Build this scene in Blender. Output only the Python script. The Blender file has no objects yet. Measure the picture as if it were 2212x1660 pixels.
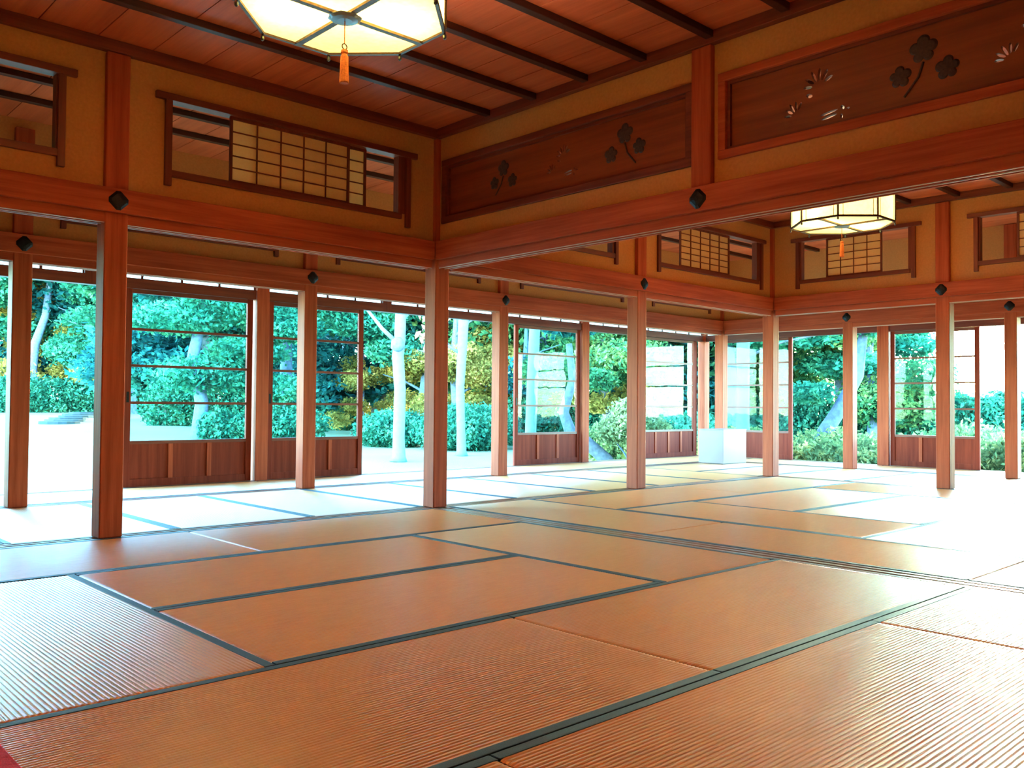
import bpy, bmesh, math, random
import numpy as np
from mathutils import Vector
scn = bpy.context.scene
COL = scn.collection
R = math.radians
PI = math.pi

# ------------------------------------------------------------------ camera
cam_d = bpy.data.cameras.new('camera'); cam = bpy.data.objects.new('camera', cam_d); COL.objects.link(cam)
_y, _p, _r = 0.8198, 0.0241, 0.00785
from mathutils import Matrix
_f = Vector((math.cos(_p)*math.cos(_y), math.cos(_p)*math.sin(_y), math.sin(_p)))
_rt = Vector((math.sin(_y), -math.cos(_y), 0)); _up = _rt.cross(_f)
_rt2 = math.cos(_r)*_rt + math.sin(_r)*_up; _up2 = -math.sin(_r)*_rt + math.cos(_r)*_up
cam.matrix_world = Matrix(((_rt2.x, _up2.x, -_f.x, -4.186), (_rt2.y, _up2.y, -_f.y, -4.422), (_rt2.z, _up2.z, -_f.z, 0.8), (0, 0, 0, 1)))
cam_d.sensor_width = 36; cam_d.lens = 1912.8/2212*36; cam_d.clip_end = 500; cam_d.clip_start = .02
scn.camera = cam

# ------------------------------------------------------------------ sky, sun, exposure
SUN_AZ, SUN_EL = R(18.6), R(5.2)
world = bpy.data.worlds.new('sky'); scn.world = world; world.use_nodes = True
nt = world.node_tree; nt.nodes.clear()
wo = nt.nodes.new('ShaderNodeOutputWorld'); bg = nt.nodes.new('ShaderNodeBackground')
sky = nt.nodes.new('ShaderNodeTexSky'); sky.sky_type = 'NISHITA'; sky.sun_disc = False
sky.sun_elevation = R(11); sky.sun_rotation = R(90) - SUN_AZ; sky.air_density = 1.0; sky.dust_density = 0.35; sky.ozone_density = 2.0
tint = nt.nodes.new('ShaderNodeMix'); tint.data_type = 'RGBA'; tint.blend_type = 'MULTIPLY'; tint.inputs[0].default_value = 1
tint.inputs[7].default_value = (0.58, 1.0, 1.06, 1)
hs = nt.nodes.new('ShaderNodeHueSaturation'); hs.inputs['Saturation'].default_value = 1.0
nt.links.new(sky.outputs[0], hs.inputs['Color']); nt.links.new(hs.outputs[0], tint.inputs[6]); nt.links.new(tint.outputs[2], bg.inputs[0])
bg.inputs[1].default_value = 3.6
nt.links.new(bg.outputs[0], wo.inputs[0])
sun_d = bpy.data.lights.new('sun', 'SUN'); sun_d.energy = 0.6; sun_d.angle = R(1.2); sun_d.color = (1.0, .80, .52)
sun = bpy.data.objects.new('sun', sun_d); COL.objects.link(sun)
_sd = Vector((math.cos(SUN_EL)*math.cos(SUN_AZ), math.cos(SUN_EL)*math.sin(SUN_AZ), math.sin(SUN_EL)))
sun.rotation_euler = _sd.to_track_quat('Z', 'Y').to_euler()
vs = scn.view_settings; vs.view_transform = 'Standard'; vs.look = 'None'; vs.gamma = 1; vs.use_curve_mapping = False
vs.exposure = 2.35
scn.cycles.max_bounces = 10; scn.cycles.diffuse_bounces = 5; scn.cycles.transparent_max_bounces = 24
scn.cycles.sample_clamp_indirect = 8; scn.cycles.use_denoising = True
scn.cycles.caustics_reflective = False; scn.cycles.caustics_refractive = False

# ------------------------------------------------------------------ materials
MATS = {}
def new_mat(name):
    m = bpy.data.materials.new(name); m.use_nodes = True
    MATS[name] = m
    n = m.node_tree; b = n.nodes.get('Principled BSDF')
    return m, n, b
def ramp(n, fac, stops):
    r = n.nodes.new('ShaderNodeValToRGB')
    while len(r.color_ramp.elements) < len(stops): r.color_ramp.elements.new(.5)
    for e, (p, c) in zip(r.color_ramp.elements, stops): e.position = p; e.color = (*c, 1)
    n.links.new(fac, r.inputs[0]); return r.outputs[0]
def noise(n, scale, detail=4, vec=None, rough=.55):
    t = n.nodes.new('ShaderNodeTexNoise'); t.inputs['Scale'].default_value = scale; t.inputs['Detail'].default_value = detail
    t.inputs['Roughness'].default_value = rough
    if vec: n.links.new(vec, t.inputs['Vector'])
    return t.outputs['Fac']
def coords(n, scale=(1, 1, 1), kind='Object'):
    tc = n.nodes.new('ShaderNodeTexCoord'); mp = n.nodes.new('ShaderNodeMapping'); mp.inputs['Scale'].default_value = scale
    n.links.new(tc.outputs[kind], mp.inputs[0]); return mp.outputs[0]
def bump(n, b, h, strength=.3, dist=.005):
    bp = n.nodes.new('ShaderNodeBump'); bp.inputs['Strength'].default_value = strength; bp.inputs['Distance'].default_value = dist
    n.links.new(h, bp.inputs['Height']); n.links.new(bp.outputs[0], b.inputs['Normal'])
def wood(name, c1, c2, axis, rough=.45, gs=26, spec=.4):
    m, n, b = new_mat(name)
    s = [gs, gs, gs]; s[axis] = gs*.045
    v = coords(n, tuple(s)); f = noise(n, 1.0, 6, v, .65)
    c = ramp(n, f, [(.30, c1), (.70, c2)])
    v2 = coords(n, (.8, .8, .8)); f2 = noise(n, 1.2, 2, v2)
    mx = n.nodes.new('ShaderNodeMix'); mx.data_type = 'RGBA'; mx.blend_type = 'MULTIPLY'; mx.inputs[0].default_value = .55
    n.links.new(c, mx.inputs[6]); n.links.new(ramp(n, f2, [(.3, (.6, .55, .55)), (.7, (1, 1, 1))]), mx.inputs[7])
    n.links.new(mx.outputs[2], b.inputs['Base Color'])
    b.inputs['Roughness'].default_value = rough; b.inputs['Specular IOR Level'].default_value = spec
    bump(n, b, f, .25, .002)
    return m
P1, P2 = (.33, .055, .026), (.56, .130, .062)
wz = wood('pillar wood vertical grain', P1, P2, 2, .6, 26, .12)
wx = wood('beam wood grain along x', P1, P2, 0, .6, 26, .15)
wy = wood('beam wood grain along y', P1, P2, 1, .6, 26, .15)
D1, D2 = (.12, .022, .013), (.25, .055, .028)
dz = wood('dark wood vertical grain', D1, D2, 2, .5)
dx = wood('dark wood grain along x', D1, D2, 0, .5)
dy = wood('dark wood grain along y', D1, D2, 1, .5)
door_w = wood('door wood', (.17, .022, .014), (.29, .05, .026), 2, .7, 26, .12)
panelw = wood('carved panel board', (.19, .038, .014), (.36, .09, .03), 1, .5, 14)
boardw = wood('ceiling board', (.46, .10, .050), (.70, .20, .10), 1, .55, 12)
ribw = wood('ceiling rib', (.035, .010, .008), (.07, .018, .012), 0, .5)

m, n, b = new_mat('plaster')
f = noise(n, 60, 5, coords(n)); n.links.new(ramp(n, f, [(.2, (.50, .235, .095)), (.8, (.62, .305, .125))]), b.inputs['Base Color'])
b.inputs['Roughness'].default_value = .95; b.inputs['Specular IOR Level'].default_value = .1; bump(n, b, f, .3, .002)
plaster = m

def mat_rush():
    m, n, b = new_mat('rush')
    v = coords(n, (1, 60, 60), 'Generated')
    oi = n.nodes.new('ShaderNodeObjectInfo')
    f = noise(n, 9, 4, coords(n, (1.5, 14, 1)))
    c = ramp(n, f, [(.25, (.88, .35, .115)), (.75, (.97, .46, .175))])
    mx = n.nodes.new('ShaderNodeMix'); mx.data_type = 'RGBA'; mx.blend_type = 'MULTIPLY'; mx.inputs[0].default_value = 1
    n.links.new(c, mx.inputs[6]); n.links.new(ramp(n, oi.outputs['Random'], [(0, (.94, .93, .92)), (1, (1, 1, 1))]), mx.inputs[7])
    n.links.new(mx.outputs[2], b.inputs['Base Color'])
    b.inputs['Roughness'].default_value = .34; b.inputs['Specular IOR Level'].default_value = .7; b.inputs['Coat Weight'].default_value = .22; b.inputs['Coat Roughness'].default_value = .24; b.inputs['Coat IOR'].default_value = 1.6
    f2 = noise(n, 1, 3, coords(n, (150, 30, 30))); f3 = noise(n, 2.3, 2, coords(n))
    b1 = n.nodes.new('ShaderNodeBump'); b1.inputs['Strength'].default_value = .35; b1.inputs['Distance'].default_value = .0015
    n.links.new(f2, b1.inputs['Height'])
    b2 = n.nodes.new('ShaderNodeBump'); b2.inputs['Strength'].default_value = .15; b2.inputs['Distance'].default_value = .02
    n.links.new(f3, b2.inputs['Height']); n.links.new(b1.outputs[0], b2.inputs['Normal']); n.links.new(b2.outputs[0], b.inputs['Normal'])
    return m
rush = mat_rush()

def plain(name, col, rough=.6, metal=0, spec=.5, bumpscale=None, var=.0):
    m, n, b = new_mat(name)
    if var:
        f = noise(n, bumpscale or 20, 4, coords(n)); lo = tuple(c*(1-var) for c in col); hi = tuple(min(1, c*(1+var)) for c in col)
        n.links.new(ramp(n, f, [(.3, lo), (.7, hi)]), b.inputs['Base Color'])
        if bumpscale: bump(n, b, f, .3, .004)
    else: b.inputs['Base Color'].default_value = (*col, 1)
    b.inputs['Roughness'].default_value = rough; b.inputs['Metallic'].default_value = metal; b.inputs['Specular IOR Level'].default_value = spec
    return m
cloth = plain('navy border cloth', (.028, .040, .055), .6, bumpscale=400, var=.3)
sillw = wood('threshold wood', (.24, .075, .035), (.42, .16, .08), 0, .3, 20, .6)
sillwy = wood('threshold wood y', (.24, .075, .035), (.42, .16, .08), 1, .3, 20, .6)
carve_dark = plain('darkened carving', (.045, .022, .018), .6, var=.4, bumpscale=70)
iron = plain('blackened metal', (.012, .012, .014), .45, .6, var=.4, bumpscale=90)
rail = plain('pale sliding strip', (.62, .48, .46), .4)
white_lam = plain('pale grey laminate', (.21, .125, .12), .5, var=.03, bumpscale=3)
redfelt = plain('red felt', (.72, .012, .05), .9, var=.2, bumpscale=300)
bronze = plain('lamp bronze', (.10, .065, .045), .4, .7, var=.3, bumpscale=60)
pewter = plain('lamp edge metal', (.16, .20, .22), .3, .8)
tasselm = plain('tassel silk', (.50, .12, .03), .7, var=.3, bumpscale=150)
subfloor_m = plain('subfloor', (.05, .035, .025), .9)
roof_m = plain('roof', (.10, .09, .09), .8, var=.2, bumpscale=5)
stone_m = plain('stepping stone', (.012, .022, .026), .8, var=.3, bumpscale=8)

m, n, b = new_mat('shoji paper')
n.nodes.remove(b); out = n.nodes['Material Output']
df = n.nodes.new('ShaderNodeBsdfDiffuse'); tr = n.nodes.new('ShaderNodeBsdfTranslucent'); ms = n.nodes.new('ShaderNodeMixShader')
fb = noise(n, 90, 4, coords(n)); cc = ramp(n, fb, [(.2, (.92, .68, .38)), (.8, (.97, .78, .48))])
n.links.new(cc, df.inputs[0]); n.links.new(cc, tr.inputs[0]); ms.inputs[0].default_value = .35
n.links.new(df.outputs[0], ms.inputs[1]); n.links.new(tr.outputs[0], ms.inputs[2]); n.links.new(ms.outputs[0], out.inputs[0])
paper = m
m, n, b = new_mat('transom frosted glass')
n.nodes.remove(b); out = n.nodes['Material Output']
tp = n.nodes.new('ShaderNodeBsdfTransparent'); tr = n.nodes.new('ShaderNodeBsdfTranslucent'); ms = n.nodes.new('ShaderNodeMixShader')
tr.inputs[0].default_value = (.9, .97, .97, 1); ms.inputs[0].default_value = .35
fb = noise(n, 5, 2, coords(n)); n.links.new(ramp(n, fb, [(.4, (.85, .85, .85)), (.6, (1, 1, 1))]), tp.inputs[0])
n.links.new(tr.outputs[0], ms.inputs[1]); n.links.new(tp.outputs[0], ms.inputs[2]); n.links.new(ms.outputs[0], out.inputs[0])
frost = m
m, n, b = new_mat('window glass')
n.nodes.remove(b); out = n.nodes['Material Output']
tp = n.nodes.new('ShaderNodeBsdfTransparent'); gl = n.nodes.new('ShaderNodeBsdfGlossy'); ms = n.nodes.new('ShaderNodeMixShader'); lw = n.nodes.new('ShaderNodeLayerWeight')
tp.inputs[0].default_value = (.80, .90, .90, 1); gl.inputs['Roughness'].default_value = .02; lw.inputs[0].default_value = .5
pw = n.nodes.new('ShaderNodeMath'); pw.operation = 'POWER'; pw.inputs[1].default_value = 4.0; n.links.new(lw.outputs['Facing'], pw.inputs[0])
fr = n.nodes.new('ShaderNodeMath'); fr.operation = 'MULTIPLY_ADD'; fr.inputs[1].default_value = .4; fr.inputs[2].default_value = .012; n.links.new(pw.outputs[0], fr.inputs[0])
f = noise(n, 3.0, 2, coords(n)); bp = n.nodes.new('ShaderNodeBump'); bp.inputs['Strength'].default_value = .15; bp.inputs['Distance'].default_value = .01
n.links.new(f, bp.inputs['Height']); n.links.new(bp.outputs[0], gl.inputs['Normal'])
n.links.new(fr.outputs[0], ms.inputs[0]); n.links.new(tp.outputs[0], ms.inputs[1]); n.links.new(gl.outputs[0], ms.inputs[2]); n.links.new(ms.outputs[0], out.inputs[0])
glass = m
m, n, b = new_mat('lamp glass')
n.nodes.remove(b); out = n.nodes['Material Output']
em = n.nodes.new('ShaderNodeEmission'); em.inputs[0].default_value = (1.0, .86, .42, 1); em.inputs[1].default_value = .10
tr = n.nodes.new('ShaderNodeBsdfTranslucent'); tr.inputs[0].default_value = (.5, .45, .25, 1); ad = n.nodes.new('ShaderNodeAddShader')
fb = noise(n, 40, 3, coords(n)); n.links.new(ramp(n, fb, [(.3, (.40, .35, .17)), (.7, (.45, .40, .21))]), tr.inputs[0])
n.links.new(em.outputs[0], ad.inputs[0]); n.links.new(tr.outputs[0], ad.inputs[1]); n.links.new(ad.outputs[0], out.inputs[0])
lampglass = m

def leaf_mat(name, c1, c2, c3, tl=.45, ns=.8):
    m, n, b = new_mat(name); n.nodes.remove(b); out = n.nodes['Material Output']
    v = coords(n); f = noise(n, ns, 3, v); f2 = noise(n, 7, 2, v)
    a = n.nodes.new('ShaderNodeMath'); a.operation = 'MULTIPLY_ADD'; a.inputs[1].default_value = .55; n.links.new(f, a.inputs[0])
    h = n.nodes.new('ShaderNodeMath'); h.operation = 'MULTIPLY'; h.inputs[1].default_value = .45; n.links.new(f2, h.inputs[0]); n.links.new(h.outputs[0], a.inputs[2])
    c1, c2, c3 = [(c_[0]*q_*1.35, c_[1]*q_, c_[2]*q_*.72) for c_, q_ in ((c1, .20), (c2, .40), (c3, .74))]
    c = ramp(n, a.outputs[0], [(.36, c1), (.5, c2), (.64, c3)])
    d = n.nodes.new('ShaderNodeBsdfDiffuse'); t = n.nodes.new('ShaderNodeBsdfTranslucent'); s = n.nodes.new('ShaderNodeMixShader'); s.inputs[0].default_value = tl
    n.links.new(c, d.inputs[0]); n.links.new(c, t.inputs[0]); n.links.new(d.outputs[0], s.inputs[1]); n.links.new(t.outputs[0], s.inputs[2]); n.links.new(s.outputs[0], out.inputs[0])
    return m
lf_pine = leaf_mat('pine needles', (.03, .22, .20), (.06, .42, .34), (.16, .60, .42))
lf_dark = leaf_mat('evergreen leaves', (.015, .12, .20), (.03, .24, .32), (.07, .38, .38))
lf_green = leaf_mat('maple green leaves', (.04, .26, .18), (.10, .40, .22), (.34, .52, .20))
lf_gold = leaf_mat('autumn gold leaves', (.18, .34, .14), (.55, .52, .16), (.85, .72, .30), .6)  # gold paints sunlight through the foliage into the leaf colour
lf_sage = leaf_mat('sage leaves', (.20, .38, .22), (.40, .58, .34), (.60, .72, .42))
lf_bush = leaf_mat('clipped bush leaves', (.02, .20, .17), (.05, .34, .27), (.12, .46, .34), .35, 2)
lf_hedge = leaf_mat('yellow-green hedge leaves', (.14, .36, .22), (.30, .52, .26), (.62, .66, .28), .45, 2)  # lighter yellow-green leaf mix for the hedge bushes
lf_pink = leaf_mat('pinkish dry leaves', (.55, .30, .25), (.75, .45, .38), (.85, .62, .52), .5)
bark_pale = plain('pale bark', (.11, .18, .20), .85, var=.15, bumpscale=9)
bark_blue = plain('blue-grey bark', (.085, .105, .15), .9, var=.35, bumpscale=12)  # dark blue-grey bark colour
bark_dark = plain('dark bark', (.07, .07, .075), .9, var=.4, bumpscale=12)
m, n, b = new_mat('lawn')
f = noise(n, .35, 4, coords(n)); f2 = noise(n, 30, 3, coords(n))
n.links.new(ramp(n, f, [(.3, (.145, .21, .135)), (.7, (.20, .25, .155))]), b.inputs['Base Color']); b.inputs['Roughness'].default_value = 1
bump(n, b, f2, .5, .03)
lawn = m

# ------------------------------------------------------------------ mesh helpers
def tag(o, label=None, cat=None, group=None, kind=None):
    if label: o['label'] = label
    if cat: o['category'] = cat
    if group: o['group'] = group
    if kind: o['kind'] = kind
    return o
class MB:
    def __init__(s): s.v = []; s.f = []
    def box(s, x0, x1, y0, y1, z0, z1):
        k = len(s.v)
        s.v += [(x0, y0, z0), (x1, y0, z0), (x1, y1, z0), (x0, y1, z0), (x0, y0, z1), (x1, y0, z1), (x1, y1, z1), (x0, y1, z1)]
        s.f += [tuple(k+i for i in q) for q in ((3, 2, 1, 0), (4, 5, 6, 7), (0, 1, 5, 4), (1, 2, 6, 5), (2, 3, 7, 6), (3, 0, 4, 7))]
        return s
    def prism(s, pts, z0, z1):
        k = len(s.v); N = len(pts)
        s.v += [(p[0], p[1], z0) for p in pts] + [(p[0], p[1], z1) for p in pts]
        s.f += [tuple(k+i for i in reversed(range(N))), tuple(k+N+i for i in range(N))]
        s.f += [(k+i, k+(i+1) % N, k+N+(i+1) % N, k+N+i) for i in range(N)]
        return s
    def tube(s, pts, rad, N=10, cap=True):
        k0 = len(s.v); pts = [Vector(p) for p in pts]
        if not hasattr(rad, '__len__'): rad = [rad]*len(pts)
        for i, p in enumerate(pts):
            t = (pts[min(i+1, len(pts)-1)] - pts[max(i-1, 0)]).normalized()
            a = t.cross(Vector((0.3, 1, 0.1))); a = a.normalized() if a.length > 1e-4 else Vector((1, 0, 0)); c = t.cross(a)
            for j in range(N):
                q = p + rad[i]*(math.cos(2*PI*j/N)*a + math.sin(2*PI*j/N)*c); s.v.append(tuple(q))
        for i in range(len(pts)-1):
            for j in range(N):
                A = k0+i*N+j; B = k0+i*N+(j+1) % N; s.f.append((A, B, B+N, A+N))
        if cap:
            s.f.append(tuple(k0+j for j in reversed(range(N)))); e = k0+(len(pts)-1)*N; s.f.append(tuple(e+j for j in range(N)))
        return s
    def build(s, name, mat, parent=None, origin=None, smooth=False, bevel=0):
        vs_ = s.v
        if origin is None:
            if parent is not None: origin = parent['_w']
            else:
                a = np.array(vs_); mn, mx = a.min(0), a.max(0); origin = ((mn[0]+mx[0])/2, (mn[1]+mx[1])/2, mn[2])
        me = bpy.data.meshes.new(name)
        me.from_pydata([(x-origin[0], y-origin[1], z-origin[2]) for x, y, z in vs_], [], s.f); me.update()
        me.materials.append(mat)
        if smooth: me.polygons.foreach_set('use_smooth', [True]*len(me.polygons))
        o = bpy.data.objects.new(name, me); COL.objects.link(o)
        if parent is not None:
            o.parent = parent; pw = parent['_w']; o.location = (origin[0]-pw[0], origin[1]-pw[1], origin[2]-pw[2])
        else: o.location = origin
        o['_w'] = [float(c) for c in origin]
        if bevel:
            bv = o.modifiers.new('bevel', 'BEVEL'); bv.width = bevel; bv.segments = 2; bv.limit_method = 'ANGLE'
        return o
def empty(name, loc):
    o = bpy.data.objects.new(name, None); COL.objects.link(o); o.location = loc; o['_w'] = [float(c) for c in loc]; o.empty_display_size = .1
    return o
def AX(axis):
    """box writer: axis 'x' = wall running along x (plane y); 'y' = wall running along y (plane x). a along, d depth, z."""
    def f(mb, a0, a1, d0, d1, z0, z1):
        if axis == 'x': mb.box(min(a0, a1), max(a0, a1), min(d0, d1), max(d0, d1), z0, z1)
        else: mb.box(min(d0, d1), max(d0, d1), min(a0, a1), max(a0, a1), z0, z1)
        return mb
    return f

# ------------------------------------------------------------------ key lines of the plan (metres)
S = .135                                   # pillar side
XA, XB, XC, XD, XO, XG = -2.402, .068, 2.554, 5.028, 7.0, 8.09
YI, YO, YG, YE = 1.017, 3.008, 4.08, -.946
CEIL = 2.955
XW, YS = -6.3, -6.2                        # how far the rooms run to the west and south

# ------------------------------------------------------------------ structure: floor, ceiling, roofs
fl = MB().box(XW, XG+.12, YS, YG+.12, -.2, -.045).build('floor', subfloor_m); tag(fl, kind='structure')
c = MB(); 
# ceiling boards, laid in strips along y with a thin seam between
sw = .32
def ceiling(x0, x1, y0, y1, name, z=CEIL, along='y'):
    mb = MB(); mb.box(x0, x1, y0, y1, z+.012, z+.05)
    a = x0 if along == 'y' else y0; e = x1 if along == 'y' else y1
    while a < e-.01:
        b_ = min(a+sw, e)
        if along == 'y': mb.box(a+.003, b_-.003, y0, y1, z, z+.0119)
        else: mb.box(x0, x1, a+.003, b_-.003, z, z+.0119)
        a = b_
    o = mb.build(name, boardw); tag(o, kind='structure'); return o
ceiling(XW, .11, YS, 1.06, 'ceiling_main')
ceiling(.165, XD+.04, YS, 1.06, 'ceiling_inner')
ceiling(XW, XO+.05, 1.13, 3.05, 'ceiling_corridor_left')
ceiling(XD+.1, XO+.05, YS, 1.13, 'ceiling_corridor_right')
rf = MB().box(XW, XO+.2, YS, YO+.2, CEIL+.06, CEIL+.2)
tag(rf.build('ceiling_roof', roof_m), kind='structure')
so = MB().box(XW, XG+.1, YO+.15, YG+.1, 2.21, 2.25).box(XO+.15, XG+.1, YS, YO+.15, 2.21, 2.25)
tag(so.build('ceiling_veranda', boardw), kind='structure')
rf2 = MB()
rf2.v += [(XW, YO+.15, 2.62), (XW, YG+.55, 2.36), (XG+.55, YG+.55, 2.36), (XO+.15, YO+.15, 2.62), (XG+.55, YS, 2.36), (XO+.15, YS, 2.62)]
k = len(rf2.v); rf2.v += [(x, y, z+.06) for x, y, z in rf2.v[:6]]
rf2.f += [(0, 3, 2, 1), (3, 5, 4, 2), (6, 7, 8, 9), (9, 8, 10, 11), (0, 1, 7, 6), (1, 2, 8, 7), (2, 4, 10, 8), (4, 5, 11, 10), (5, 3, 9, 11), (3, 0, 6, 9)]
tag(rf2.build('ceiling_eave', roof_m), kind='structure')

def ribs(x0, x1, ys, label, group, z=CEIL):
    for i, y in enumerate(ys):
        o = MB().box(x0, x1, y-.026, y+.026, z-.042, z-.0005).build('ceiling_rib', ribw, bevel=.004)
        tag(o, label(i), 'ceiling batten', group)
ORD = ['first', 'second', 'third', 'fourth', 'fifth', 'sixth', 'seventh', 'eighth', 'ninth', 'tenth', 'eleventh', 'twelfth']
ribs(XW, .10, [.405-.479*i for i in range(8)][:8], lambda i: f'dark ceiling batten over the near room, {ORD[i]} in from the left wall', 'dark battens under the near ceiling')
ribs(.17, XD+.03, [.405-.479*i for i in range(5)], lambda i: f'dark ceiling batten over the far room, {ORD[i]} from its left wall', 'dark battens under the far ceiling')
ribs(XW, XO, [1.5+.479*i for i in range(3)], lambda i: f'dark batten under the corridor ceiling seen through the high windows, {ORD[i]} from the inner wall', 'battens under the corridor ceiling')
# ceiling mouldings
def trim(name, mb, mat, bevel=.004): return tag(mb.build(name, mat, bevel=bevel), kind='structure')
trim('trim_1', MB().box(XW, .11, 1.005, 1.057, 2.885, CEIL-.001), dx)
trim('trim_2', MB().box(.056, .108, YS, 1.004, 2.885, CEIL-.001), dy)
trim('trim_3', MB().box(.165, XD+.04, 1.005, 1.057, 2.885, CEIL-.001), dx)
trim('trim_4', MB().box(XD-.012, XD+.04, YS, 1.004, 2.885, CEIL-.001), dy)
trim('trim_5', MB().box(.165, .215, YS, 1.004, 2.885, CEIL-.001), dy)

# ------------------------------------------------------------------ walls (plaster above the lintels), with openings
def wall(name, axis, a0, a1, d0, d1, z0, z1, holes):
    W = AX(axis); mb = MB(); holes = sorted(holes); cur = a0
    for h0, h1, hz0, hz1 in holes:
        W(mb, cur, h0, d0, d1, z0, z1); W(mb, h0, h1, d0, d1, z0, hz0); W(mb, h0, h1, d0, d1, hz1, z1); cur = h1
    W(mb, cur, a1, d0, d1, z0, z1)
    return tag(mb.build(name, plaster), kind='structure')
WZ = (2.245, 2.690)                       # high window opening
win_inner = [(-5.0, -2.665), (-2.0, -.26), (.50, 2.22), (2.93, 4.745)]
wall('wall_left', 'x', XW, XD+.05, YI+.04, YI+.10, 2.03, CEIL, [(a, b_, *WZ) for a, b_ in win_inner])
RZ = (2.215, 2.700)                       # carved transom opening
ranma = [(-6.0, -4.0), (-3.83, -1.545), (-1.372, .985)]
wall('wall_right', 'y', YS, YI+.039, XB+.04, XB+.10, 2.03, CEIL, [(a, b_, *RZ) for a, b_ in ranma])
win_far = [(-2.9, -1.22), (-.53, .68)]
wall('wall_far', 'y', YS, YI+.039, XD+.04, XD+.10, 2.03, CEIL, [(a, b_, *WZ) for a, b_ in win_far])
win_outer = [(-4.5, -2.75), (-2.02, -.26), (.48, 2.22), (2.96, 4.70), (5.42, 6.68)]
wall('wall_outer_left', 'x', XW, XO+.13, YO+.04, YO+.10, 2.03, CEIL+.05, [(a, b_, *WZ) for a, b_ in win_outer])
wall('wall_outer_right', 'y', YS, YO+.039, XO+.04, XO+.10, 2.03, CEIL+.05, [])

tag(MB().box(XW-.12, XW, YS-.12, YG+.1, -.2, CEIL+.05).build('wall_back_left', plaster), kind='structure')
tag(MB().box(XW, -3.0, YG, YG+.1, .005, 2.2).build('wall_light_block_left', dx), kind='structure')  # unseen closed panel, added to keep light off the left pillar faces
tag(MB().box(XG, XG+.1, YS, -1.75, .005, 2.2).build('wall_light_block_right', dy), kind='structure')  # unseen closed panel, added to cut light flooding the right foreground
tag(MB().box(XW, XG+.1, YS-.12, YS, -.2, CEIL+.05).build('wall_back_right', plaster), kind='structure')

# ------------------------------------------------------------------ pillars
def pillar(x, y, label, group=None, z0=0.0, z1=2.884, s=S):
    o = MB().box(x, x+s, y, y+s, z0, z1).build('wooden_pillar', wz, bevel=.007)
    return tag(o, label, 'pillar', group)
pillar(XA, YI, 'thick reddish-brown wooden pillar nearest the camera on the left of the mats')
pillar(XB, YI, 'central wooden pillar where the two lintel beams of the near room meet')
pillar(XC, YI, 'wooden pillar of the far room just left of the white box, first right of the central corner pillar')
pillar(XD, YI, 'wooden corner pillar of the far room standing just right of the white box')
pillar(XD, YE, 'wooden pillar on the right in front of the sun glare')
pillar(XA, YO, 'dark wooden pillar at the left edge, on the corridor threshold in front of the lawn')
pillar(XB, YO, 'corridor pillar in front of the second glass door, left of the central pillar', z1=2.95)
pillar(XC, YO, 'slim corridor pillar with carved scratch marks, just right of the central pillar', z1=2.95)
pillar(XD, YO, 'corridor pillar hidden behind the far room pillar left of the white box', z1=2.95)
pillar(XO, YO, 'outer corner pillar rising behind the white box', z1=2.95)
pillar(XO, YI, 'short-looking outer corridor pillar between the garden openings right of the white box', z1=2.95)
pillar(XO, YE, 'outer corridor pillar at the right edge of the view', z1=2.95)
# hung pillars above the beam
pillar(XB, -1.512, 'hanging upper post between the two carved panels over the right beam', z0=2.07)
pillar(XB, -3.98, 'hanging upper post beyond the right end of the longer carved panel', z0=2.07)

# ------------------------------------------------------------------ lintel beams (nageshi + kamoi), rails, nail covers
def nail_cover(axis, a, d, z, parent, sgn=-1, s=.052):
    """diamond-shaped black ornament on the beam face"""
    mb = MB(); pts = []
    for (k, r1, off) in ((0, s, 0), (1, s*.72, .010), (2, s*.3, .015)):
        for j in range(8):
            t = (j//2)*PI/2 + (R(13) if j % 2 else -R(13))
            u, w = r1*math.cos(t)*1.12, r1*math.sin(t)*1.12
            mb.v.append((a+u, d+sgn*off, z+w) if axis == 'x' else (d+sgn*off, a+u, z+w))
    for k in range(2):
        for j in range(8): mb.f.append((k*8+j, k*8+(j+1) % 8, (k+1)*8+(j+1) % 8, (k+1)*8+j))
    mb.f.append(tuple(range(16, 24))); mb.f.append(tuple(reversed(range(8))))
    return mb.build('nail_cover', iron, parent)
def beam(axis, a0, a1, face, label, covers=(), back=True, sgn=-1, group=None):
    W = AX(axis); mat = wx if axis == 'x' else wy
    root = empty('lintel_beam', ((a0+a1)/2, face+.07, 1.865) if axis == 'x' else (face+.07, (a0+a1)/2, 1.865))
    # upper board (nageshi), both faces, slightly proud
    mb = MB(); W(mb, a0, a1, face-.028, face+.135+.028, 1.925, 2.068); mb.build('tie_beam', mat, root, bevel=.004)
    # grooved lintel: two grooves below
    g = MB(); y0, y1 = face+.004, face+.131
    W(g, a0, a1, y0, y1, 1.882, 1.9245)
    for p in ((y0, y0+.018), (y0+.048, y0+.079), (y0+.109, y1)): W(g, a0, a1, p[0], p[1], 1.865, 1.882)
    g.build('grooved_lintel', mat, root)
    r = MB()
    for p in (y0+.004, y0+.060): W(r, a0, a1, p, p+.005, 1.8605, 1.8648)
    r.build('sliding_strip', rail, root)
    for a in covers: nail_cover(axis, a, face-.0285, 1.995, root)
    return tag(root, label, 'beam', group)
beam('x', XW, XB-.03, YI, 'long lintel beam over the left side of the near room, black nail cover on it', [XA+S/2])
beam('y', YS, YI-.03, XB, 'long lintel beam across the upper right, below the carved panels', [-1.445])
beam('x', XB+S+.03, XD-.03, YI, 'bright orange lintel beam over the left side of the far room', [XC+S/2])
beam('y', YS, YI-.03, XD, 'hazy lintel beam over the far end of the far room, by the sun glare', [YE+S/2])
beam('x', XW, XO-.03, YO, 'outer corridor lintel beam running along the left garden side', [XA+S/2, XB+S/2, XC+S/2, XD+S/2])
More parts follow.
